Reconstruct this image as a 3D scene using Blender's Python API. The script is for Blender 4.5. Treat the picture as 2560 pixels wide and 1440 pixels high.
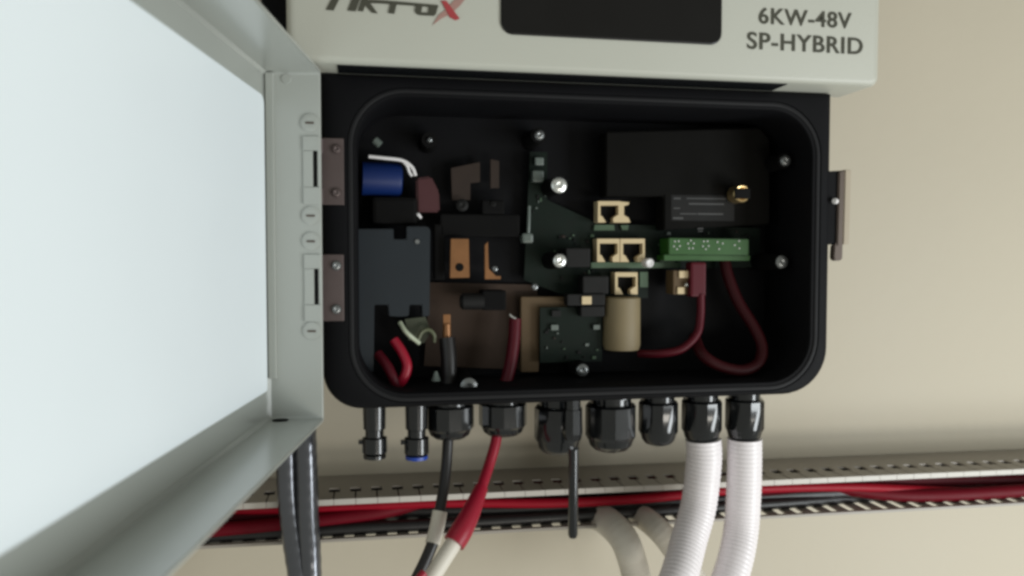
import bpy, bmesh, math, random
from mathutils import Vector, Matrix
random.seed(4)
S = bpy.context.scene
for o in list(bpy.data.objects): bpy.data.objects.remove(o)
COL = S.collection

# ---------------------------------------------------------------- camera
YAW, PITCH, FPX = math.radians(10.5), math.radians(2.29), 2000.0
cd = bpy.data.cameras.new('camera'); cam = bpy.data.objects.new('camera', cd); COL.objects.link(cam)
cam.rotation_euler = (math.pi/2 - PITCH, 0, -YAW)
cd.sensor_width = 36; cd.lens = FPX/2560*36; cd.clip_start = 0.01; cd.clip_end = 60
cd.dof.use_dof = True; cd.dof.focus_distance = 0.6; cd.dof.aperture_fstop = 7.0
S.camera = cam
# ---------------------------------------------------------------- world, lamps, exposure
w = bpy.data.worlds.new('World'); S.world = w; w.use_nodes = True
bg = w.node_tree.nodes['Background']; bg.inputs[0].default_value = (0.92, 0.93, 0.84, 1); bg.inputs[1].default_value = 0.36
def area(name, loc, target, size, size_y, power, color):
    l = bpy.data.lights.new(name, 'AREA'); l.shape = 'RECTANGLE'; l.size = size; l.size_y = size_y
    l.energy = power; l.color = color
    o = bpy.data.objects.new(name, l); COL.objects.link(o); o.location = loc
    o.rotation_euler = (Vector(target)-Vector(loc)).to_track_quat('-Z', 'Y').to_euler()
    return o
area('window_light', (1.35, -0.42, -0.50), (0.15, 0.6, -0.05), 0.5, 1.1, 19, (0.93, 0.98, 1.0))
area('fill_light', (0.80, -1.25, -0.88), (0.25, 0.7, -0.2), 0.9, 0.3, 8.5, (1.0, 0.95, 0.86))  # unseen fill lamp, added from front below to lift case and wall shadows
S.view_settings.view_transform = 'Standard'; S.view_settings.look = 'None'
S.view_settings.exposure = 0; S.view_settings.gamma = 1; S.view_settings.use_curve_mapping = False
S.render.engine = 'CYCLES'
S.cycles.pixel_filter_type = 'BLACKMAN_HARRIS'; S.cycles.filter_width = 3.0

# ---------------------------------------------------------------- pixel -> point on the plane Y
R = cam.rotation_euler.to_matrix()
def P(x, y, Y):
    d = R @ Vector(((x-1280)/FPX, -(y-720)/FPX, -1))
    return d * (Y/d.y)

# ---------------------------------------------------------------- materials
MATS = {}
def mat(name, col, rough=.5, metal=0, var=.08, scale=40, bump=.0, bscale=300, coat=0, spec=.5, trans=0):
    if name in MATS: return MATS[name]
    m = bpy.data.materials.new(name); m.use_nodes = True; n = m.node_tree.nodes; k = m.node_tree.links
    b = n['Principled BSDF']; b.inputs['Roughness'].default_value = rough; b.inputs['Metallic'].default_value = metal
    b.inputs['Coat Weight'].default_value = coat; b.inputs['Coat Roughness'].default_value = .22 if coat == 1 else .05; b.inputs['Specular IOR Level'].default_value = spec
    b.inputs['Transmission Weight'].default_value = trans
    tc = n.new('ShaderNodeTexCoord')
    no = n.new('ShaderNodeTexNoise'); no.inputs['Scale'].default_value = scale; no.inputs['Detail'].default_value = 4
    k.new(tc.outputs['Object'], no.inputs['Vector'])
    mx = n.new('ShaderNodeMix'); mx.data_type = 'RGBA'
    mx.inputs['A'].default_value = (*[max(0, c*(1-var)) for c in col], 1); mx.inputs['B'].default_value = (*[min(1, c*(1+var)) for c in col], 1)
    k.new(no.outputs['Fac'], mx.inputs['Factor']); k.new(mx.outputs['Result'], b.inputs['Base Color'])
    mr = n.new('ShaderNodeMapRange'); mr.inputs['To Min'].default_value = rough*.85; mr.inputs['To Max'].default_value = min(1, rough*1.15)
    k.new(no.outputs['Fac'], mr.inputs['Value']); k.new(mr.outputs['Result'], b.inputs['Roughness'])
    if bump:
        n2 = n.new('ShaderNodeTexNoise'); n2.inputs['Scale'].default_value = bscale; n2.inputs['Detail'].default_value = 3
        bu = n.new('ShaderNodeBump'); bu.inputs['Strength'].default_value = bump; bu.inputs['Distance'].default_value = .001
        k.new(tc.outputs['Object'], n2.inputs['Vector']); k.new(n2.outputs['Fac'], bu.inputs['Height']); k.new(bu.outputs['Normal'], b.inputs['Normal'])
    MATS[name] = m; return m
WALL = mat('cream_wall_paint', (.505, .455, .355), .6, var=.05, scale=5, bump=.25, bscale=60)
CASE = mat('warm_grey_powder_coat', (.46, .465, .405), .42, var=.03, scale=8, bump=.12, bscale=900)
TRAY = mat('grey_white_enamel', (.38, .40, .37), .3, var=.06, scale=14, bump=.05, bscale=600, coat=1)
PANEL = mat('white_inner_panel', (.83, .90, .94), .4, var=.015, scale=10)
BLACK = mat('black_powder_coat', (.0045, .0045, .0054), .6, var=.15, scale=30, bump=.15, bscale=900, spec=.11)
BLACKIN = mat('matt_black_steel', (.0022, .002, .002), .75, var=.2, scale=30, spec=.15)
NYLON = mat('black_glossy_nylon', (.006, .007, .008), .16, var=.1, scale=60, coat=.4)
RUBBER = mat('black_cable_sheath', (.012, .011, .011), .4, var=.15, scale=60)
GASK = mat('rubber_gasket', (.006, .006, .007), .6, spec=.25)
SCREEN = mat('smoked_display_window', (.005, .0045, .004), .35, spec=.3)
INK = mat('dark_olive_print', (.055, .055, .038), .6)
LOGRED = mat('red_print', (.36, .045, .05), .5)
LOGGR = mat('pale_red_print', (.36, .21, .18), .5)
RED = mat('red_cable_sheath', (.30, .004, .022), .42, var=.12, scale=30, bump=.1, bscale=400)
DRED = mat('dark_red_wire', (.075, .003, .009), .5, spec=.25, var=.12, scale=40)
COPPER = mat('copper', (.24, .11, .042), .42, metal=.5, var=.2, scale=80)
DCOPPER = mat('dark_copper', (.024, .013, .008), .55, metal=.3, var=.25, scale=80)  # darker copper for the upper busbars and some small board components
BRASS = mat('gold_plating', (.85, .62, .30), .3, metal=.9)
HING = mat('brown_steel', (.10, .075, .072), .38, metal=.35, var=.12, scale=60)
STEEL = mat('zinc_screw', (.72, .73, .70), .28, metal=.85, var=.1, scale=200)
DULL = mat('dull_screw', (.25, .26, .26), .35, metal=.8)
BROWN = mat('brown_latch_metal', (.10, .075, .06), .45, metal=.3, var=.2, scale=60)
TANM = mat('tan_latch_edge', (.42, .36, .27), .5)
CREAM = mat('cream_plastic', (.62, .49, .29), .4, var=.05, scale=80)
BEIGE = mat('beige_sleeve', (.21, .165, .09), .6, var=.08, scale=60)
TAN = mat('tan_insulation_board', (.048, .031, .022), .7, spec=.2, var=.15, scale=40)
TAN2 = mat('tan_busbar_cover', (.10, .064, .030), .6, spec=.3, var=.1, scale=40)
GREEN = mat('green_terminal_plastic', (.018, .085, .009), .4, var=.15, scale=60)
PCB = mat('green_circuit_board', (.0015, .007, .0035), .6, spec=.2, var=.4, scale=120)
PCBL = mat('pale_green_solder_mask', (.055, .10, .055), .4, var=.3, scale=90)
CHIP = mat('dark_grey_chip', (.008, .0078, .0075), .65, spec=.25, var=.2, scale=80)
GREYC = mat('grey_component', (.12, .145, .13), .4, var=.1, scale=80)
SLATE = mat('slate_grey_plastic', (.014, .019, .024), .5, spec=.3, var=.12, scale=30)
BLUE = mat('blue_capacitor_sleeve', (.004, .018, .10), .45, spec=.3, var=.1, scale=60)
WHITE = mat('white_plastic', (.78, .76, .76), .4, var=.03, scale=60)
CONDW = mat('white_corrugated_plastic', (.82, .775, .79), .35, var=.03, scale=60)
CONDB = mat('black_corrugated_plastic', (.10, .105, .12), .24, metal=.72, var=.1, scale=60, coat=1)
PINK = mat('dark_pink_insulator', (.055, .010, .013), .45, var=.12, scale=50)
COVER = mat('brown_black_cover', (.0022, .0019, .0013), .75, spec=.14, var=.15, scale=30)
LABELP = mat('grey_label_print', (.05, .05, .05), .6)
BLUEC = mat('blue_cap_plastic', (.01, .05, .33), .35)
DUCT = mat('grey_duct_plastic', (.31, .28, .24), .45, var=.05, scale=25)
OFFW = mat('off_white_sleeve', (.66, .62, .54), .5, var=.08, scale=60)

# ---------------------------------------------------------------- mesh helpers
def link(name, bm, m, parent=None, smooth=False, angle=35):
    bmesh.ops.recalc_face_normals(bm, faces=bm.faces)
    base = Vector((0, 0, 0))
    if parent is not None:
        q = parent
        while q is not None:
            base += q.location; q = q.parent
    else:
        xs = [v.co for v in bm.verts]
        base = Vector(((min(v.x for v in xs)+max(v.x for v in xs))/2, (min(v.y for v in xs)+max(v.y for v in xs))/2, min(v.z for v in xs)))
    bmesh.ops.translate(bm, verts=bm.verts, vec=-base)
    me = bpy.data.meshes.new(name); bm.to_mesh(me); bm.free()
    me.materials.append(m)
    if smooth:
        me.shade_smooth()
        me.set_sharp_from_angle(angle=math.radians(angle))
    o = bpy.data.objects.new(name, me); COL.objects.link(o)
    if parent is not None: o.parent = parent
    else: o.location = base
    return o
def tag(o, label=None, cat=None, group=None, kind=None):
    for k, v in (('label', label), ('category', cat), ('group', group), ('kind', kind)):
        if v: o[k] = v
    return o
def add_box(bm, a, b, bev=0.0):
    lo = [min(a[i], b[i]) for i in range(3)]; hi = [max(a[i], b[i]) for i in range(3)]
    t = bmesh.new()
    bmesh.ops.create_cube(t, size=1)
    for v in t.verts: v.co = Vector([lo[i]+(v.co[i]+.5)*(hi[i]-lo[i]) for i in range(3)])
    if bev: bmesh.ops.bevel(t, geom=t.edges[:], offset=bev, segments=2, affect='EDGES', profile=.6)
    merge(bm, t)
def merge(bm, t, M=None):
    mp = {}
    for v in t.verts: mp[v] = bm.verts.new(M @ v.co if M else v.co)
    for f in t.faces:
        try: bm.faces.new([mp[v] for v in f.verts])
        except ValueError: pass
    t.free()
def box_px(bm, x0, y0, x1, y1, Y, t, bev=.0006):
    a = P(x0, y0, Y); b = P(x1, y1, Y)
    # average the slight vertical lean so the box stays square
    c = P(x0, y1, Y); d = P(x1, y0, Y)
    xa = (a.x+c.x)/2; xb = (b.x+d.x)/2; za = (a.z+d.z)/2; zb = (b.z+c.z)/2
    add_box(bm, (xa, Y, zb), (xb, Y+t, za), bev)
def prism(bm, pts, Y, t, bev=0):
    tb = bmesh.new()
    f = tb.faces.new([tb.verts.new((p[0], Y, p[1])) for p in pts])
    r = bmesh.ops.extrude_face_region(tb, geom=[f])
    bmesh.ops.translate(tb, verts=[v for v in r['geom'] if isinstance(v, bmesh.types.BMVert)], vec=(0, t, 0))
    if bev: bmesh.ops.bevel(tb, geom=tb.edges[:], offset=bev, segments=2, affect='EDGES')
    merge(bm, tb)
def prism_px(bm, pts, Y, t, bev=0):
    prism(bm, [(P(x, y, Y).x, P(x, y, Y).z) for x, y in pts], Y, t, bev)
def rrect(x0, x1, z0, z1, r, n=8, rs=None):
    """closed loop of (x,z); corner radii r or rs=(bl,br,tr,tl)"""
    rs = rs or (r, r, r, r); out = []
    for (cx, cz, a0, rr) in ((x0, z0, 180, rs[0]), (x1, z0, 270, rs[1]), (x1, z1, 0, rs[2]), (x0, z1, 90, rs[3])):
        sx = 1 if cx == x0 else -1; sz = 1 if cz == z0 else -1
        for i in range(n+1):
            a = math.radians(a0+90*i/n)
            out.append((cx+sx*rr+rr*math.cos(a), cz+sz*rr+rr*math.sin(a)))
    return out
def loops(bm, ls, cap0=True, cap1=True, M=None, closed=False):
    """ls: list of (points2d, y) -> skinned loops"""
    rows = []
    for pts, y in ls:
        rows.append([bm.verts.new((M @ Vector((p[0], y, p[1]))) if M else Vector((p[0], y, p[1]))) for p in pts])
    n = len(rows[0]); rr = rows+[rows[0]] if closed else rows
    for a, b in zip(rr[:-1], rr[1:]):
        for i in range(n):
            j = (i+1) % n
            bm.faces.new((a[i], a[j], b[j], b[i]))
    if not closed:
        if cap0: bm.faces.new(rows[0])
        if cap1: bm.faces.new(rows[-1])
def frame_of(d):
    d = d.normalized(); u = d.cross(Vector((0, 1, 0)))
    if u.length < .1: u = d.cross(Vector((0, 0, 1)))
    u.normalize(); return u, d.cross(u).normalized()
def lathe(bm, p0, axis, prof, n=24, rot=0):
    """prof: (distance along axis, radius)"""
    axis = axis.normalized(); u, v = frame_of(axis); rows = []
    for s, r in prof:
        rows.append([bm.verts.new(p0+axis*s+(u*math.cos(rot+2*math.pi*i/n)+v*math.sin(rot+2*math.pi*i/n))*max(r, 1e-5)) for i in range(n)])
    for a, b in zip(rows[:-1], rows[1:]):
        for i in range(n): bm.faces.new((a[i], a[(i+1) % n], b[(i+1) % n], b[i]))
    bm.faces.new(rows[0]); bm.faces.new(rows[-1])
def smooth_path(pts, step):
    pts = [Vector(p) for p in pts]; q = [pts[0]*2-pts[1]]+pts+[pts[-1]*2-pts[-2]]; dense = []
    for i in range(1, len(q)-2):
        for k in range(40):
            t = k/40; a, b, c, d = q[i-1], q[i], q[i+1], q[i+2]
            dense.append(.5*((2*b)+(c-a)*t+(2*a-5*b+4*c-d)*t*t+(3*b-a-3*c+d)*t**3))
    dense.append(pts[-1]); out = [dense[0]]; acc = 0; last = dense[0]
    for p in dense[1:]:
        seg = (p-last).length
        while seg > 0 and acc+seg >= step:
            last = last+(p-last)*((step-acc)/seg); out.append(last.copy()); acc = 0; seg = (p-last).length
        acc += seg; last = p
    return out
def tube(bm, pts, r, step=.003, n=14, rf=None):
    c = smooth_path(pts, step); rows = []; u = None; L = 0
    for i, p in enumerate(c):
        t = (c[min(i+1, len(c)-1)]-c[max(i-1, 0)]).normalized()
        u = frame_of(t)[0] if u is None else (u-t*u.dot(t)).normalized()
        v = t.cross(u); rr = rf(L, i) if rf else r
        rows.append([bm.verts.new(p+(u*math.cos(2*math.pi*k/n)+v*math.sin(2*math.pi*k/n))*rr) for k in range(n)])
        if i < len(c)-1: L += (c[i+1]-p).length
    for a, b in zip(rows[:-1], rows[1:]):
        for k in range(n): bm.faces.new((a[k], a[(k+1) % n], b[(k+1) % n], b[k]))
    bm.faces.new(rows[0]); bm.faces.new(rows[-1])
NB = bmesh.new
def text_mesh(txt, size, bold=0.0, sx=1.0, extrude=.0002):
    c = bpy.data.curves.new('lettering', 'FONT'); c.body = txt; c.size = size; c.extrude = extrude; c.offset = bold; c.align_x = 'CENTER'; c.space_character = 1.08
    o = bpy.data.objects.new('lettering', c); COL.objects.link(o)
    bpy.context.view_layer.update()
    me = bpy.data.meshes.new_from_object(o.evaluated_get(bpy.context.evaluated_depsgraph_get()))
    b = NB(); b.from_mesh(me); bpy.data.objects.remove(o); bpy.data.curves.remove(c); bpy.data.meshes.remove(me)
    for v in b.verts: v.co = Vector((v.co.x*sx, -v.co.z, v.co.y))
    return b
def part(name, m, parent, fn, label=None, smooth=False, angle=35):
    b = NB(); fn(b); o = link(name, b, m, parent, smooth, angle)
    if label: o['label'] = label
    return o
def screw(name, x, y, Y, rpx, m, parent, label=None, recess=True):
    c = P(x, y, Y); r = rpx/2000*.6
    b = NB()
    lathe(b, c, Vector((0, -1, 0)), [(0, r), (.0012, r), (.0022, r*.75), (.0025, r*.45), (.0018, r*.4), (.0012, .0)], 18)
    o = link(name, b, m, parent, True, 30)
    if label: o['label'] = label
    return o

# ================================================================ SETTING
YW = .735
b = NB(); add_box(b, (-2.5, YW, -1.8), (3.0, YW+.1, 1.8))
tag(link('wall', b, WALL), 'cream painted wall behind the inverter and the cable duct', 'wall', kind='structure')

# ================================================================ INVERTER
inv = bpy.data.objects.new('inverter', None); COL.objects.link(inv); inv.location = (.16, .62, -.106); inv.empty_display_size = .05
tag(inv, 'grey wall mounted hybrid inverter with black wiring box and its cover swung open', 'inverter')
ZT = .1245; YC = .533; XL, XR = -.0475, .3730; YF = .56
BX0, BX1, BZ0, BZ1 = -.028, .352, -.1062, .1242
# rear body and front case
part('rear_body', BLACK, inv, lambda b: add_box(b, (-.068, .577, ZT+.001), (.362, .728, .60), .002))
def _case(b):
    o = rrect(XL, XR, ZT, .60, .006, 4); i = rrect(XL+.0012, XR-.0012, ZT+.0012, .5988, .005, 4); i2 = rrect(XL+.004, XR-.004, ZT+.004, .596, .004, 4)
    loops(b, [(o, .5765), (o, YC+.004), (i, YC+.0012), (i2, YC)])
case = part('front_case', CASE, inv, _case, smooth=True, angle=50)
part('underside_shade', NYLON, inv, lambda b: add_box(b, (BX0+.012, YC+.0045, ZT-.0007), (BX1-.05, YF-.0002, ZT+.001), .0002))  # added black strip that darkens the case underside as shade
# display window recessed in a thin dark frame
d0 = P(1252, 84, YC); d1 = P(1802, 112, YC)
dz0 = (P(1270, 84, YC).z+P(1780, 115, YC).z)/2; 
part('display_window', SCREEN, case, lambda b: loops(b, [(rrect(d0.x, d1.x, dz0, dz0+.075, .008, 6), YC+.0015), (rrect(d0.x, d1.x, dz0, dz0+.075, .008, 6), YC-.0012), (rrect(d0.x+.001, d1.x-.001, dz0+.001, dz0+.074, .007, 6), YC-.0018)]))
# model lettering
for body, xa, xb, yb, h, nm in (('6KW-48V', 1897, 2128, 68, 41, 'model_lettering'), ('SP-HYBRID', 1868, 2156, 132, 43, 'model_lettering')):
    a = P(xa, yb-(12 if nm else 0), YC); c = P(xb, yb, YC)
    tm = text_mesh(body, .0175, bold=.0002)
    xs = [v.co.x for v in tm.verts]; wdt = max(xs)-min(xs); sx = (c.x-a.x)/wdt; mid = (max(xs)+min(xs))/2
    zmin = min(v.co.z for v in tm.verts); zh = max(v.co.z for v in tm.verts)-zmin
    hz = P(xa, yb-h, YC).z-P(xa, yb, YC).z; zb = (P(xa, yb-9, YC).z+P(xb, yb+5, YC).z)/2
    for v in tm.verts: v.co = Vector(((v.co.x-mid)*sx+(a.x+c.x)/2, YC-.0004+v.co.y, zb+(v.co.z-zmin)*hz/zh))
    o = link(nm, tm, INK, case); o['label'] = 'dark printed lettering reading ' + body
# maker's wordmark (its lower half is inside the picture)
def _logo(b):
    Y = YC-.0006; t = .0012
    L = [[(815, 24), (834, 26), (866, -38), (848, -38)], [(853, -37.5), (868, -37.5), (884, -4), (868, -4)],
         [(869, 26), (889, 28), (912, -37), (893, -37)], [(895, 27), (908, 28), (922, -15), (908, -15)],
         [(905, -2), (950, 0), (1046, 8.5), (1096, 13), (1095, 19), (1044, 14.5), (948, 8), (903, 6)],
         [(905, 4), (924, 5), (944, 33), (929, 31)], [(977, 8), (992, 9.5), (986, 34), (971, 32)],
         [(1041, 10), (1057, 12), (1053, 30), (1049, 37), (1041, 34), (1037, 28)], [(1073, 14), (1095, 15), (1090, 35), (1084, 39), (1047, 37), (1047, 31), (1071, 32)]]
    for k, q in enumerate(L): prism_px(b, q, Y-.00005*k, t)
part('wordmark', INK, case, _logo)
part('wordmark', LOGRED, case, lambda b: (prism_px(b, [(1103, 2), (1116, 2), (1149, 46), (1139, 50), (1125, 43)], YC-.0010, .0015)), 'red cross shaped last letter of the wordmark')
part('wordmark', LOGGR, case, lambda b: prism_px(b, [(1082, 62), (1096, 38), (1114, 24), (1136, 0), (1172, -14), (1150, 14), (1128, 34), (1104, 46)], YC-.0005, .001), 'pale reddish sweep through the last letter')

# ---- wiring box
IX0, IX1, IZ0, IZ1 = -.0035, .3365, -.0955, .1090; YB = .632
def _wb(b):
    rs = (.027, .036, .0015, .0015)
    f = lambda d: rrect(BX0+d, BX1-d, BZ0+d, BZ1-d, 0, 10, tuple(max(.0004, r-d) for r in rs))
    g = lambda d: rrect(IX0-d, IX1+d, IZ0-d, IZ1+d, 0, 10, tuple(.033+d for _ in range(4)))
    loops(b, [(f(0), .70), (f(0), YF+.004), (f(.0008), YF+.0015), (f(.0028), YF), (g(.0072), YF), (g(.007), YF+.0012), (g(.003), YF+.0012), (g(.0012), YF+.0014), (g(0), YF+.003), (g(0), YB)], True, True)
wb = part('wiring_box', BLACK, inv, _wb, smooth=True, angle=40)
part('gasket', GASK, wb, lambda b: loops(b, [(rrect(IX0-d, IX1+d, IZ0-d, IZ1+d, .033+d, 10), y) for d, y in ((.0033, YF+.0013), (.0035, YF+.0006), (.0040, YF+.0003), (.0060, YF+.0003), (.0066, YF+.0006), (.0068, YF+.0013))], False, False), smooth=True)
# black mounting posts with screws inside the box
for x, y, r, m, yp in ((1397, 463, 20, STEEL, .592), (1399, 652, 17, STEEL, .592), (1962, 402, 14, DULL, .585), (1953, 655, 17, DULL, .585), (1456, 925, 16, DULL, .6), (1348, 338, 13, DULL, .60), (1172, 966, 21, DULL, .578), (1074, 350, 7, DULL, .61)):
    c = P(x, y, yp)
    part('mounting_post', BLACKIN, wb, lambda b: lathe(b, Vector((c.x, YB-.0005, c.z)), Vector((0, -1, 0)), [(0, .0075), (YB-yp-.0005, .006)], 16))
    screw('screw', x, y, yp, r, m, wb)
# bright lower right edge trim line
# dark cover plate over the communication board with small print
cov = part('inner_cover', COVER, inv, lambda b: prism_px(b, [(1515, 330), (1900, 320), (1925, 350), (1925, 560), (1660, 575), (1660, 490), (1515, 490)], .605, .02, .001))
for x0, y0, x1, y1 in ((1684, 494, 1702, 498), (1716, 495, 1815, 498), (1722, 508, 1810, 512), (1684, 519, 1700, 522), (1700, 533, 1742, 536), (1744, 533, 1808, 537), (1682, 543, 1708, 548), (1744, 570, 1758, 573), (1745, 577, 1757, 579)):
    part('printed_line', LABELP, cov, lambda b: box_px(b, x0, y0, x1, y1, .6044, .0005, 0))
part('label_plate', CHIP, cov, lambda b: box_px(b, 1678, 488, 1836, 552, .6048, .001, .0002))
# gold plated antenna socket
c = P(1856, 484, .59)
ant = part('coaxial_socket', BRASS, inv, lambda b: lathe(b, c+Vector((0, .013, 0)), Vector((0, -1, 0)), [(0, .0070), (.012, .0070), (.013, .0062), (.0128, .0052), (.006, .0050)], 28), smooth=True)
part('dark_clip', BLACKIN, ant, lambda b: box_px(b, 1838, 470, 1876, 497, .5765, .002, .0005))

# ---- circuit boards
pcb1 = part('circuit_board', PCB, inv, lambda b: prism_px(b, [(1325, 380), (1368, 380), (1368, 500), (1500, 560), (1500, 560), (1900, 570), (1900, 668), (1620, 672), (1620, 745), (1440, 750), (1310, 700)], .622, .0016))
part('circuit_board', PCB, inv, lambda b: box_px(b, 1350, 768, 1505, 905, .612, .0016, 0), 'lower small circuit board standing by the bottom of the box')
for x0, y0, x1, y1, Y in ((1380, 776, 1402, 792, .609), (1378, 812, 1396, 826, .609), (1484, 812, 1500, 824, .609)):
    part('chip', GREYC if y0 > 800 else CHIP, pcb1, lambda b: box_px(b, x0, y0, x1, y1, Y, .0025, .0004))
for x0, y0, x1, y1, Y, m in ((1338, 393, 1360, 413, .615, GREYC), (1332, 426, 1360, 455, .612, GREYC), (1415, 620, 1476, 668, .60, CHIP), (1457, 690, 1522, 735, .604, CHIP), (1452, 765, 1512, 792, .603, CHIP)):
    part('relay', m, pcb1, lambda b: box_px(b, x0, y0, x1, y1, Y, .62-Y, .0012))
part('plug', CHIP, pcb1, lambda b: box_px(b, 1418, 735, 1513, 764, .602, .012, .001))
part('plug', CREAM, pcb1, lambda b: box_px(b, 1455, 741, 1479, 761, .6005, .001, .0003), 'small cream square plug')
for pts in ([(1487, 562), (1535, 562), (1537, 576), (1485, 576)], [(1552, 563), (1572, 563), (1570, 575), (1556, 575)], [(1484, 652), (1520, 652), (1528, 668), (1486, 667)], [(1545, 652), (1577, 653), (1580, 668), (1538, 667)], [(1600, 680), (1620, 680), (1620, 718), (1600, 718)], [(1650, 650), (1690, 650), (1674, 666), (1655, 664)]):
    part('solder_pad', PCBL, pcb1, lambda b: prism_px(b, pts, .6195, .002))
part('board_edge', PCBL, pcb1, lambda b: box_px(b, 1478, 656, 1702, 670, .6175, .0042, .0002))
part('wire_strand', GREYC, pcb1, lambda b: tube(b, [P(1323, 515, .612), P(1322, 560, .611), P(1320, 595, .612)], .0012, .003, 8), smooth=True)
part('wire_plug', GREYC, pcb1, lambda b: box_px(b, 1306, 583, 1334, 608, .609, .01, .002))
# small surface mounted parts scattered over the boards
spots = [(random.uniform(1378, 1490), random.uniform(575, 700), .6205) for _ in range(16)]+[(random.uniform(1625, 1890), random.uniform(575, 592), .6205) for _ in range(8)]+[(random.uniform(1330, 1362), random.uniform(470, 560), .6205) for _ in range(6)]+[(random.uniform(1360, 1495), random.uniform(800, 895), .6105) for _ in range(14)]+[(random.uniform(1625, 1700), random.uniform(600, 645), .6205) for _ in range(6)]
for i, (x, y, Y) in enumerate(spots):
    a_, b_ = random.choice(((6, 3), (3, 6), (9, 7), (5, 4), (4, 9)))
    part('surface_component', random.choice((CHIP, CHIP, GREYC, PCBL, DCOPPER)), pcb1, lambda b: box_px(b, x, y, x+a_, y+b_, Y, .0013, .0002))
# network ports
PORTS = [(1495, 503, 1551, 556), (1493, 597, 1549, 655), (1551, 597, 1612, 655), (1538, 681, 1594, 736)]
def port(x0, y0, x1, y1, cut=False):
    w_ = x1-x0; h = y1-y0; t = w_*.11
    pts = [(x0, y1), (x0, y0), (x1, y0), (x1, y1), (x1-w_*.30, y1), (x1-w_*.32, y1-h*.2), (x1-w_*.2, y1-h*.3), (x1-t*.75, y1-h*.36), (x1-t*.75, y0+h*.20), (x0+t, y0+h*.20), (x0+t, y1-h*.33), (x0+w_*.2, y1-h*.28), (x0+w_*.36, y1)]
    if cut: pts = [(x0, y1), (x0, y0), (x0+22, y0+2), (x0+20, y0+8), (x0+9, y0+11), (x0+9, y1-18), (x0+20, y1-12), (x0+25, y1)]
    p = part('network_port', CREAM, pcb1, lambda b: prism_px(b, pts, .6095, .0115, 0))
    if not cut: part_sub = p
    return p
for p_ in PORTS: port(*p_)
port(1551, 504, 1606, 556, True)
for (x0, y0, x1, y1) in PORTS:
    part('port_dark_back', BLACKIN, inv, lambda b: box_px(b, x0+4, y0+8, x1-4, y1-1, .6165, .003, 0))  # black back panel standing in for the darkness inside each port opening
part('standoff', WHITE, pcb1, lambda b: lathe(b, P(1614, 657, .61), Vector((0, -1, 0)), [(0, .0036), (.009, .0036), (.010, .0026), (.0095, .0015)], 16), smooth=True)
# green terminal block
tb = part('terminal_block', GREEN, inv, lambda b: (prism_px(b, [(1672, 595), (1872, 598), (1872, 638), (1672, 636)], .598, .02, .0006), prism_px(b, [(1660, 637), (1876, 639), (1874, 652), (1660, 651)], .602, .016, .0004)))
for cx in (1692, 1727, 1764, 1799, 1844):
    def _t(b, cx=cx):
        c = P(cx, 612, .5978); k = 5 if cx < 1790 else 3
        for i in range(k):
            a = math.radians(20+360/k*i+cx)
            q = c+Vector((math.cos(a)*.0026, 0, math.sin(a)*.0034))
            lathe(b, q, Vector((0, -1, 0)), [(0, .0007), (.0006, .0005)], 8)
    part('terminal_mark', WHITE, tb, _t)
# cream terminal with red plug
term = part('fuse_terminal', TAN2, inv, lambda b: box_px(b, 1683, 676, 1736, 736, .604, .016, .0008))
part('terminal_clamp', CREAM, term, lambda b: box_px(b, 1698, 677, 1722, 695, .6025, .002, .0006))
part('terminal_clamp', CREAM, term, lambda b: box_px(b, 1694, 718, 1712, 735, .6025, .002, .0006))
screw('screw', 1714, 712, .6025, 5, STEEL, term)
part('wire_plug', DRED, inv, lambda b: box_px(b, 1727, 655, 1766, 742, .598, .012, .002), 'dark red plug beside the cream fuse terminal')
def wire(pts, Y, r, m, label):
    pp = [P(*(p if len(p) == 3 else (*p, Y))) for p in pts]
    return part('wire', m, inv, lambda b: tube(b, pp, r, .002, 12), label, True)
wire([(1752, 735, .60), (1751, 790, .60), (1742, 835, .598), (1705, 872, .596), (1650, 884, .60), (1595, 884, .612)], .60, .0032, DRED, 'dark red wire curving from the red plug towards the beige sleeve')
wire([(1810, 645, .612), (1820, 690, .608), (1846, 755, .602), (1886, 820, .595), (1905, 868, .590), (1895, 908, .586), (1855, 926, .583), (1800, 915, .584), (1755, 885, .59), (1735, 840, .61)], .61, .0046, mat('deep_red_wire', (.032, .002, .0035), .55, spec=.2), 'dim red wire looping at the right of the box')
# beige sleeve and tan parts
part('cable_sleeve', BEIGE, inv, lambda b: lathe(b, P(1554, 742, .612), Vector((0, 0, -1)), [(0, .0135), (.001, .0148), (.038, .0150), (.042, .0140)], 32), smooth=True)
part('insulation_board', TAN, inv, lambda b: prism_px(b, [(1075, 706), (1340, 712), (1345, 740), (1345, 925), (1060, 915)], .6285, .0015))
part('busbar_cover', TAN2, inv, lambda b: prism_px(b, [(1302, 742), (1418, 742), (1418, 768), (1350, 768), (1347, 930), (1302, 930)], .618, .006, .0006))
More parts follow.
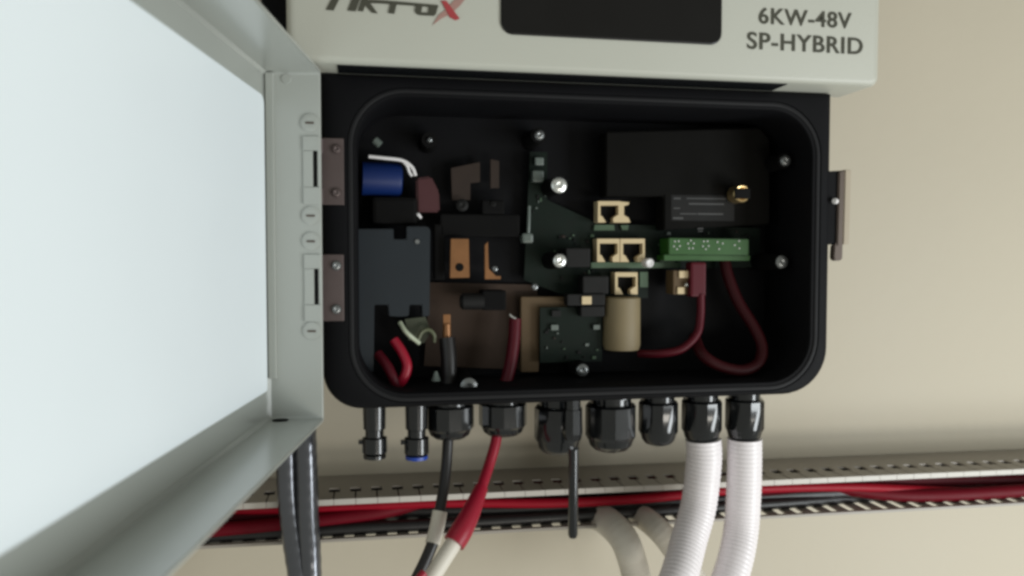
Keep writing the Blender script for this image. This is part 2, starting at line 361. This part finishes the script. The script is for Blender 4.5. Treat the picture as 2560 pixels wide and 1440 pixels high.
# copper busbars
for pts, Y, m in (([(1127, 597), (1172, 597), (1174, 694), (1125, 695)], .604, COPPER), ([(1127, 420), (1200, 405), (1200, 455), (1176, 458), (1176, 500), (1130, 500)], .618, DCOPPER), ([(1226, 398), (1248, 402), (1248, 470), (1226, 470)], .616, DCOPPER), ([(1212, 612), (1220, 604), (1222, 672), (1240, 690), (1252, 690), (1252, 698), (1212, 698)], .606, COPPER)):
    part('busbar', m, inv, lambda b: prism_px(b, pts, Y, .003, .0003))
part('bolt_hole', BLACKIN, inv, lambda b: lathe(b, P(1149, 668, .6038), Vector((0, -1, 0)), [(0, .0032), (.0004, .0030)], 16))
for x0, y0, x1, y1, Y, m in ((1100, 535, 1300, 592, .612, BLACKIN), (1085, 560, 1112, 700, .612, BLACKIN), (1205, 500, 1262, 535, .61, BLACKIN), (1206, 726, 1266, 776, .60, BLACKIN)):
    part('terminal_housing', m, inv, lambda b: box_px(b, x0, y0, x1, y1, Y, .62-Y, .0015))
part('fuse_holder', CHIP, inv, lambda b: lathe(b, P(1150, 754, .604), Vector((1, 0, 0)), [(0, .0045), (.002, .0063), (.018, .0063)], 18), smooth=True)
for x, y, r, m in ((1155, 513, 16, CHIP), (1232, 510, 8, CHIP), (1236, 672, 8, DULL), (1336, 717, 9, DULL)):
    screw('screw', x, y, .611, r, m, inv)
# grey switch body on the left
def _sw(b):
    prism_px(b, [(892, 572), (984, 572), (984, 598), (1016, 598), (1016, 566), (1068, 566), (1076, 574), (1074, 790), (1056, 792), (1054, 762), (1024, 762), (1022, 790), (1000, 792), (972, 790), (970, 762), (936, 762), (934, 930), (892, 930)], .592, .02, .0006)
part('switch_body', SLATE, inv, _sw)
part('switch_screw', DULL, inv, lambda b: lathe(b, P(1043, 604, .5915), Vector((0, -1, 0)), [(0, .002), (.0006, .0016)], 12))
# blue capacitor with white tie
def _cap(b):
    a = P(905, 446, .608); lathe(b, a, Vector((1, .06, -.02)), [(0, .0125), (.026, .0125), (.0283, .0118), (.0292, .0102), (.0292, 0)], 32)
cap = part('capacitor', BLUE, inv, _cap, 'bright blue round capacitor', True)
part('white_lead', WHITE, cap, lambda b: tube(b, [P(922, 391, .597), P(960, 395, .597), P(1005, 401, .598), P(1030, 418, .599), P(1039, 440, .60)], .0013, .002, 8), smooth=True)
part('white_lead', WHITE, cap, lambda b: tube(b, [P(1005, 401, .599), P(1018, 415, .599), P(1024, 432, .60), P(1034, 445, .60)], .0011, .002, 8), smooth=True)
part('white_lead', WHITE, inv, lambda b: tube(b, [P(1044, 534, .60), P(1053, 546, .604)], .0012, .001, 8), smooth=True)
part('wire_plug', GREYC, inv, lambda b: lathe(b, P(934, 348, .60), Vector((.7, 0, -.6)), [(0, .002), (.001, .003), (.006, .003), (.0065, .002)], 12), smooth=True)
part('insulator_block', PINK, inv, lambda b: prism_px(b, [(1040, 445), (1078, 440), (1098, 480), (1100, 530), (1042, 530)], .606, .012, .0015))
part('terminal_housing', BLACKIN, inv, lambda b: box_px(b, 930, 492, 1044, 560, .60, .02, .003))
# wires at lower left
wire([(985, 850, .592), (1005, 880, .588), (1018, 915, .585), (1008, 948, .585), (990, 965, .592)], .59, .0036, RED, 'bright red wire loop at the lower left of the box')
wire([(945, 885, .595), (968, 915, .588), (985, 950, .585), (1000, 985, .592)], .59, .0038, DRED, 'dark red wire beside the bright red loop')
wire([(1000, 806, .596), (1012, 826, .592), (1026, 840, .592), (1048, 858, .597)], .6, .0017, mat('pale_green_wire', (.42, .46, .34), .4), 'pale green wire end by the grey switch body')
wire([(1045, 850, .605), (1055, 830, .605), (1072, 824, .605), (1086, 838, .605), (1086, 856, .606)], .6, .0015, mat('olive_wire', (.12, .13, .075), .4), 'olive wire arch under the insulation board')
part('plastic_spacer', mat('olive_plastic', (.05, .06, .032), .5), inv, lambda b: prism_px(b, [(1012, 798), (1064, 792), (1078, 830), (1060, 858), (1022, 850)], .614, .006))
part('drill_guide', GREYC, inv, lambda b: lathe(b, P(1090, 928, .585), Vector((0, 0, -1)), [(0, .001), (.007, .0035)], 12), 'small grey cone on the box floor', True)
wire([(1118, 1010, .60), (1122, 960, .60), (1122, 900, .602), (1117, 840, .605)], .6, .0062, RUBBER, 'thick black battery wire rising to a copper lug')
part('cable_lug', COPPER, inv, lambda b: (lathe(b, P(1117, 843, .605), Vector((0, 0, 1)), [(0, .0032), (.010, .0030)], 14), box_px(b, 1108, 786, 1126, 812, .6045, .0015, .0003)))
wire([(1250, 1000, .60), (1272, 930, .604), (1284, 860, .606), (1288, 796, .608)], .6, .0048, DRED, 'thick red battery wire rising beside the tan busbar cover')
part('white_lead', STEEL, inv, lambda b: tube(b, [P(1274, 786, .60), P(1282, 793, .60), P(1292, 797, .60)], .0007, .001, 8), smooth=True)

# ---- hinges on the box face
for y0, y1 in ((345, 512), (636, 803)):
    h = part('hinge', HING, inv, lambda b: box_px(b, 800, y0, 860, y1, YF-.0016, .0014, .0006))
    part('hinge_barrel', HING, h, lambda b: lathe(b, P(801, y0+2, YF-.003), Vector((0, 0, -1)), [(0, .0022), (.0100, .0022)], 14), smooth=True)
    part('hinge_barrel', HING, h, lambda b: lathe(b, P(801, y1-40, YF-.003), Vector((0, 0, -1)), [(0, .0022), (.0100, .0022)], 14), smooth=True)
    for yy in (y0+28, y1-30): screw('screw', 841, yy, YF-.0016, 11, DULL if y0 > 600 else HING, h)
# latch at the right edge
def _l(b): prism_px(b, [(2070, 428), (2106, 426), (2100, 611), (2064, 611)], YF+.001, .02, .0006)
lt = part('latch', BLACK, inv, _l)
part('latch_rod', BROWN, lt, lambda b: prism_px(b, [(2098, 428), (2113, 425), (2108, 612), (2107, 648), (2101, 652), (2088, 652), (2084, 646), (2086, 612), (2093, 611)], YF-.001, .006, .0008))
part('latch_edge', TANM, lt, lambda b: prism_px(b, [(2113, 424), (2129, 424), (2123, 611), (2108, 611)], YF+.004, .01, .0006))
part('latch_pin', WHITE, lt, lambda b: lathe(b, P(2090, 503, YF-.001), Vector((-.8, -.6, 0)), [(0, .0022), (.003, .0022), (.0036, .0016)], 14), smooth=True)

# ---- open cover, a shallow tray swung towards the viewer
HX, HY = -.0270, .549; ED = Vector((-.151, -.9885, 0)); NN = Vector((.9885, -.151, 0))
MD = Matrix(((ED.x, NN.x, 0, HX), (ED.y, NN.y, 0, HY), (0, 0, 1, 0), (0, 0, 0, 1)))   # (s, q, z) -> world
DZ0, DZ1, DL, DQ = -.1115, .1235, .386, -.0360
def _door(b):
    f = lambda d, r: rrect(d, DL-d, DZ0+d, DZ1-d, r, 4)
    loops(b, [(f(.001, .002), DQ-.0015), (f(0, .003), DQ-.0005), (f(0, .003), -.0006), (f(.0005, .0026), 0), (f(.0020, .002), 0), (f(.0026, .002), -.0006), (f(.0028, .002), DQ+.0018), (f(.0046, .001), DQ)], True, True, MD)
door = part('door', TRAY, inv, _door, 'open grey cover of the wiring box seen from inside', True, 40)
def _pan(b):
    g = lambda d: rrect(.0165+d, DL-.0165-d, DZ0+.0235+d, DZ1-.0205-d, 0, 5, (.002, .002, .006, .006))
    loops(b, [(g(0), DQ+.0002), (g(0), DQ+.0024), (g(.0008), DQ+.0032)], True, True, MD)
part('door_panel', PANEL, door, _pan, 'bright white flat panel inside the cover', True, 30)
def dbox(b, s0, s1, q0, q1, z0, z1, bev=.0004):
    t = NB(); add_box(t, (s0, q0, z0), (s1, q1, z1), bev); merge(b, t, MD)
part('edge_strip', TRAY, door, lambda b: dbox(b, .0029, .0060, DQ+.001, DQ+.0060, DZ0+.03, DZ1-.0035), smooth=False)
def dz(y): return (640-y)/2000*.5355
def disc(b, s, q, z, r, h, ax='s', n=22):
    t = NB(); lathe(t, Vector((s, q, z)), Vector((1, 0, 0)) if ax == 's' else Vector((0, 1, 0)), [(0, r), (h*.6, r), (h, r*.7), (h*.7, r*.3)], n); merge(b, t, MD)
for y in (312, 540, 603, 826):
    part('door_screw', TRAY, door, lambda b: disc(b, .0029, -.0068, dz(y), .0060, .0011), smooth=True)
    part('screw_slot', BROWN, door, lambda b: dbox(b, .0038, .0043, -.0095, -.0040, dz(y)-.0008, dz(y)+.0004, 0))
for y0, y1 in ((345, 512), (636, 803)):
    part('hinge_plate', TRAY, door, lambda b: (dbox(b, .0028, .0040, -.0115, -.0004, dz(y0+35), dz(y0)), dbox(b, .0028, .0040, -.0115, -.0004, dz(y1), dz(y1-42)), dbox(b, .0028, .0037, -.0115, -.0050, dz(y1-42.5), dz(y0+35.5))))
    part('hinge_slot', BLACKIN, door, lambda b: dbox(b, .0028, .0031, -.0049, -.0022, dz(y1-43), dz(y0+36), 0))
def _ch(b):
    t = NB(); lathe(t, Vector((.0085, DQ+.009, DZ0+.00275)), Vector((0, 0, 1)), [(0, .0054), (.0003, .0054)], 20); merge(b, t, MD)
part('corner_hole', BLACKIN, door, _ch, 'dark drain hole in the lower corner of the cover')
def _ch2(b):
    t = NB(); lathe(t, Vector((.0029, DQ+.014, DZ1-.007)), Vector((1, 0, 0)), [(0, .0032), (.0006, .0030)], 20); merge(b, t, MD)
part('corner_plug', TRAY, door, _ch2)

# ---- glands under the box
YG = .612
def gland(xc, ytop, ybot, wpx, label, dx=0, sides=6, collar=True):
    a = P(xc, ytop, YG); e = P(xc, ybot, YG); r = wpx/2000*.61/2*(1+xc/2560*.09); H = a.z-e.z
    D = Vector((0, 0, -1)); base = Vector((a.x, YG, BZ0))
    h0 = BZ0-e.z
    g = part('cable_gland', NYLON, inv, lambda b: lathe(b, base+Vector((0, 0, .002)), D, [(0, r*1.02), (h0*.16, r*1.02), (h0*.17, r*.84), (h0*.3, r*.84)], 28), label, True, 30)
    def _nut(b):
        t = NB(); lathe(t, base, D, [(h0*.24, r*.98), (h0*.27, r*1.05), (h0*.74, r*1.05), (h0*.80, r*.96)], 12, .12); merge(b, t)
        t = NB(); lathe(t, base, D, [(h0*.78, r*.95), (h0*.9, r*.86), (h0*.97, r*.68), (h0, r*.45)], 30); merge(b, t)
    part('gland_nut', NYLON, g, _nut, smooth=True, angle=28)
    return base, e
gland(1124, 1020, 1096, 112, 'first large gland from the left, holding the black cable')
gland(1257, 1018, 1088, 112, 'second large gland, holding the red cable')
gland(1396, 1014, 1133, 114, 'longest gland beside the antenna')
gland(1527, 1010, 1126, 122, 'wide empty gland right of the antenna')
gland(1646, 1005, 1111, 96, 'small empty gland between the wide gland and the conduits')
gland(1754, 1003, 1106, 98, 'small gland holding the left white conduit')
gland(1861, 1000, 1104, 94, 'small gland holding the right white conduit')
def pv(xc, ybot, cap_m, label):
    YP = .60; a = P(xc, 1025, YP); e = P(xc, ybot, YP); base = Vector((a.x, YP, BZ0)); h = BZ0-e.z; r = .0088; D = Vector((0, 0, -1))
    g = part('solar_connector', NYLON, inv, lambda b: lathe(b, base+Vector((0, 0, .002)), D, [(0, r*1.1), (h*.14, r*1.1), (h*.15, r*.98), (h*.58, r*.94), (h*.6, r*.78), (h*.72, r*.78), (h*.74, r*1.05), (h*1.0, r*1.05), (h*1.03, r*.9)], 20), label, True, 30)
    part('locking_tab', NYLON, g, lambda b: add_box(b, base+Vector((-r*1.35, -.002, -h*.73)), base+Vector((-r*.9, .003, -h*.80)), .0004))
    part('connector_cap', cap_m, g, lambda b: lathe(b, base, D, [(h*1.0, r*.98), (h*1.06, r*.95)], 20), smooth=True)
pv(936, 1136, NYLON, 'black solar connector at the left end'); pv(1041, 1138, BLUEC, 'solar connector with a blue lower ring')
# antenna
ax0 = P(1432, 1012, .575)
at_ = part('antenna', NYLON, inv, lambda b: lathe(b, P(1434, 1120, .575), Vector((-.006, 0, -1)), [(0, .0042), (.002, .0037), (P(1434, 1120, .575).z-P(1434, 1345, .575).z-.003, .0037), (P(1434, 1120, .575).z-P(1434, 1345, .575).z-.0005, .0028), (P(1434, 1120, .575).z-P(1434, 1345, .575).z, .001)], 20), 'slim black rod antenna hanging below the box', True)
part('antenna_joint', NYLON, at_, lambda b: (lathe(b, Vector((P(1431, 1050, .575).x, .575, BZ0+.001)), Vector((0, 0, -1)), [(0, .006), (.009, .006), (.0092, .0072), (.027, .0076), (.032, .0055)], 8, .2)), smooth=False)

# ================================================================ CABLES
def cable(name, pts, r, m, label, cat, group=None, n=16, step=.003, rf=None):
    b = NB(); tube(b, pts, r, step, n, rf); return tag(link(name, b, m, None, True, 60), label, cat, group)
# black battery cable with off-white sleeve
root = bpy.data.objects.new('power_cable', None); COL.objects.link(root); root.location = P(1050, 1440, .56)
tag(root, 'black cable below the leftmost large gland, off white sleeve on its lower end', 'cable')
part('sheath', RUBBER, root, lambda b: tube(b, [P(1121, 1075, YG), P(1117, 1150, .608), P(1110, 1215, .60), P(1098, 1285, .588)], .0042, .003, 18), smooth=True)
part('sleeve', OFFW, root, lambda b: tube(b, [P(1100, 1278, .588), P(1092, 1320, .584), P(1080, 1364, .578)], .0056, .002, 18), smooth=True)
part('sheath', RUBBER, root, lambda b: tube(b, [P(1083, 1355, .579), P(1062, 1405, .575), P(1025, 1480, .57), P(990, 1560, .56)], .0044, .003, 18), smooth=True)
root = bpy.data.objects.new('power_cable', None); COL.objects.link(root); root.location = P(1070, 1440, .55)
tag(root, 'red cable below the second large gland, sagging left across the duct', 'cable')
part('sheath', RED, root, lambda b: tube(b, [P(1244, 1070, YG), P(1238, 1110, .608), P(1220, 1170, .60), P(1196, 1240, .585)], .0042, .003, 18), smooth=True)
part('heat_shrink', RED, root, lambda b: tube(b, [P(1203, 1220, .589), P(1180, 1275, .576), P(1155, 1325, .566), P(1132, 1362, .56)], .0075, .003, 20, lambda L, i: .0052+min(.0030, L*.08)), 'thicker red heat shrink over the cable end', True)
part('sleeve', OFFW, root, lambda b: tube(b, [P(1138, 1352, .562), P(1112, 1392, .556), P(1078, 1445, .55), P(1040, 1500, .545)], .0060, .003, 18), smooth=True)
part('sheath', RED, root, lambda b: tube(b, [P(1060, 1432, .5405), P(1045, 1450, .538), P(1010, 1500, .535)], .003, .002, 14), 'red lower end of the cable', True)

# corrugated conduits
def conduit(pts, r, m, label, cat, group, pitch=.0032, amp=.09, name='corrugated_conduit'):
    f = lambda L, i: r*(1-amp*(i % 4 in (2, 3)))
    return cable(name, pts, r, m, label, cat, group, 26, pitch/4, f)
conduit([P(1758, 1098, YG), P(1760, 1140, YG), P(1755, 1200, YG), P(1745, 1270, .61), P(1722, 1350, .60), P(1694, 1450, .58), P(1655, 1540, .565)], .0146, CONDW, 'white corrugated conduit below the second gland from the right, bending left', 'conduit', 'white corrugated conduits', .0036, .026)
conduit([P(1861, 1096, YG), P(1861, 1150, YG), P(1859, 1230, YG), P(1853, 1320, .61), P(1838, 1400, .60), P(1812, 1480, .59), P(1780, 1560, .58)], .0143, CONDW, 'white corrugated conduit below the rightmost gland, hanging straighter', 'conduit', 'white corrugated conduits', .0036, .026)
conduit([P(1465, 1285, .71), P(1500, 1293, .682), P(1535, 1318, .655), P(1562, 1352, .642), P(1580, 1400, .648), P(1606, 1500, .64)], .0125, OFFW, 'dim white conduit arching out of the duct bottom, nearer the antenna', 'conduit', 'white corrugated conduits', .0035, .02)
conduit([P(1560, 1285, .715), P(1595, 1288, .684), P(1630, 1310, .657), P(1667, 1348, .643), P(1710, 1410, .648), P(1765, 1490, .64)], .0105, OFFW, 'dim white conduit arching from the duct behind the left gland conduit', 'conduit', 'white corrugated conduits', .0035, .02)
conduit([P(722, 1010, .66), P(718, 1090, .655), P(719, 1200, .65), P(727, 1300, .645), P(748, 1440, .635), P(770, 1540, .63)], .0088, CONDB, 'left of two black corrugated conduits passing behind the cover corner', 'conduit', 'black corrugated conduits', .0100, .025)
conduit([P(762, 1010, .655), P(764, 1090, .65), P(768, 1200, .645), P(771, 1300, .64), P(776, 1400, .635), P(778, 1540, .63)], .0086, CONDB, 'right of two black corrugated conduits beside the cover corner', 'conduit', 'black corrugated conduits', .0100, .025)

# ================================================================ CABLE DUCT
YD = .661; ZT0, ZB0 = -.2005, -.2335
duct = bpy.data.objects.new('cable_duct', None); COL.objects.link(duct); duct.location = (0, .70, -.229)
tag(duct, 'open slotted grey cable duct running along the wall under the inverter', 'cable duct')
TILT = -.0105
def tl(x, z): return z+TILT*x
def comb(b, z, up, pitch, gap, x0=-.45, x1=1.0, slot_front=.006, slot_back=.040, head=True):
    """horizontal slotted wall: solid near the wall, fingers towards the lip, T headed slot ends, thin front lip"""
    th = .0014; x = x0
    ybk = YW-.0005
    def bx(xa, xb, ya, yb, dzz=0):
        za = tl((xa+xb)/2, z)
        v = []
        for zz in (0, th):
            v += [b.verts.new((xx, yy, tl(xx, z)+zz+dzz)) for xx, yy in ((xa, ya), (xb, ya), (xb, yb), (xa, yb))]
        for f in ((0, 1, 2, 3), (7, 6, 5, 4), (0, 4, 5, 1), (1, 5, 6, 2), (2, 6, 7, 3), (3, 7, 4, 0)): b.faces.new([v[i] for i in f])
    bx(x0, x1, ybk, YD+slot_back)
    while x < x1:
        # finger with a waist: wide by the lip, narrowed at the round slot end
        bx(x, x+pitch-gap, YD+slot_front, YD+slot_back-.012)
        if head: bx(x+.0040, x+pitch-gap-.0040, YD+slot_back-.012, YD+slot_back)
        else: bx(x, x+pitch-gap, YD+slot_back-.012, YD+slot_back)
        x += pitch
pt = .0177
part('slotted_side', DUCT, duct, lambda b: comb(b, ZT0, True, pt, .0012, x0=-.45, slot_front=.0012, slot_back=.034), 'upper slotted side of the duct')
part('slotted_side', DUCT, duct, lambda b: comb(b, ZB0, False, pt, .0078, x0=-.452, slot_front=.0035, slot_back=.030, head=False), 'lower slotted side of the duct')
def lip(b, z, h, y0=0.0, y1=.0012, seg=pt, gap=.0004):
    x = -.45
    while x < 1.0:
        v = []
        for zz in (0, h):
            v += [b.verts.new((xx, yy, tl(xx, z)+zz)) for xx, yy in ((x, YD+y0), (x+seg-gap, YD+y0), (x+seg-gap, YD+y1), (x, YD+y1))]
        for f in ((0, 1, 2, 3), (7, 6, 5, 4), (0, 4, 5, 1), (1, 5, 6, 2), (2, 6, 7, 3), (3, 7, 4, 0)): b.faces.new([v[i] for i in f])
        x += seg
part('front_lip', mat('pale_duct_lip', (.52, .49, .44), .4), duct, lambda b: lip(b, ZT0-.0030, .0047), 'upper front lip of the duct')
part('front_lip', DUCT, duct, lambda b: lip(b, ZB0-.0004, .0024, 0, .004, pt, .0), 'lower front lip of the duct')
def bk(b):
    v = []
    for yy in (YW-.002, YW-.0003):
        v += [b.verts.new(q) for q in ((-.45, yy, tl(-.45, ZB0)+.0016), (1, yy, tl(1, ZB0)+.0016), (1, yy, tl(1, ZT0)-.0001), (-.45, yy, tl(-.45, ZT0)-.0001))]
    for f in ((0, 1, 2, 3), (7, 6, 5, 4), (0, 4, 5, 1), (1, 5, 6, 2), (2, 6, 7, 3), (3, 7, 4, 0)): b.faces.new([v[i] for i in f])
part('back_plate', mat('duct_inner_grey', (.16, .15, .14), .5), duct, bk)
# cables lying in the duct
def run(xs, m, r, label, name='duct_cable'):
    pts = [(x, Y, tl(x, z)) for x, z, Y in xs]
    return cable(name, pts, r, m, label, 'cable', 'cables lying in the duct', 16, .006)
MID = (ZT0+ZB0)/2
CR = mat('crimson_cable_sheath', (.13, .001, .008), .55, spec=.18); MA = mat('maroon_cable_sheath', (.06, .001, .005), .6, spec=.15)
run([(-.45, MID+.008, .69), (-.2, MID+.008, .686), (-.05, MID+.006, .68), (.06, MID+.007, .676), (.16, MID+.004, .670), (.24, MID+.0045, .669), (.33, MID+.0075, .672), (.45, MID+.004, .676), (.6, MID-.008, .680), (.75, MID-.003, .676), (1, MID+.001, .68)], mat('duct_red_sheath', (.30, .002, .014), .5, spec=.22), .0042, 'bright red cable uppermost in the duct behind the hanging red cable')
run([(-.45, MID-.006, .674), (-.2, MID-.0065, .672), (-.1, MID-.006, .673), (.0, MID-.001, .678), (.08, MID+.006, .69), (.3, MID+.009, .70), (.42, MID+.003, .69), (.52, MID-.007, .675), (.70, MID-.005, .673), (.85, MID+.001, .675), (1, MID+.002, .68)], CR, .0064, 'crimson cable lying low at the left and right ends of the duct')
run([(-.45, MID+.002, .682), (-.1, MID+.000, .684), (.0, MID+.006, .688), (.2, MID+.010, .695), (.35, MID+.004, .682), (.45, MID+.008, .685), (.6, MID+.001, .69), (.8, MID-.006, .685), (1, MID-.006, .685)], MA, .0066, 'maroon cable at the back of the duct')
run([(-.45, MID-.0105, .672), (-.12, MID-.0115, .672), (0, MID-.0105, .672), (.1, MID-.010, .672), (.25, MID-.0088, .674), (.38, MID-.009, .678), (.47, MID-.0105, .69), (.6, MID-.0105, .705), (1, MID-.0105, .705)], RUBBER, .0052, 'black cable along the front bottom of the duct')
run([(-.45, MID+.004, .712), (.1, MID+.003, .712), (.35, MID+.004, .71), (.6, MID+.006, .71), (1, MID+.004, .712)], RUBBER, .0075, 'thick black cable at the back of the duct')
run([(-.45, MID-.005, .70), (-.1, MID-.005, .70), (.05, MID-.003, .686), (.2, MID-.0045, .682), (.4, MID-.004, .686), (.62, MID-.008, .695), (.8, MID-.006, .70), (1, MID-.004, .70)], RUBBER, .0070, 'black cable in the middle of the duct')
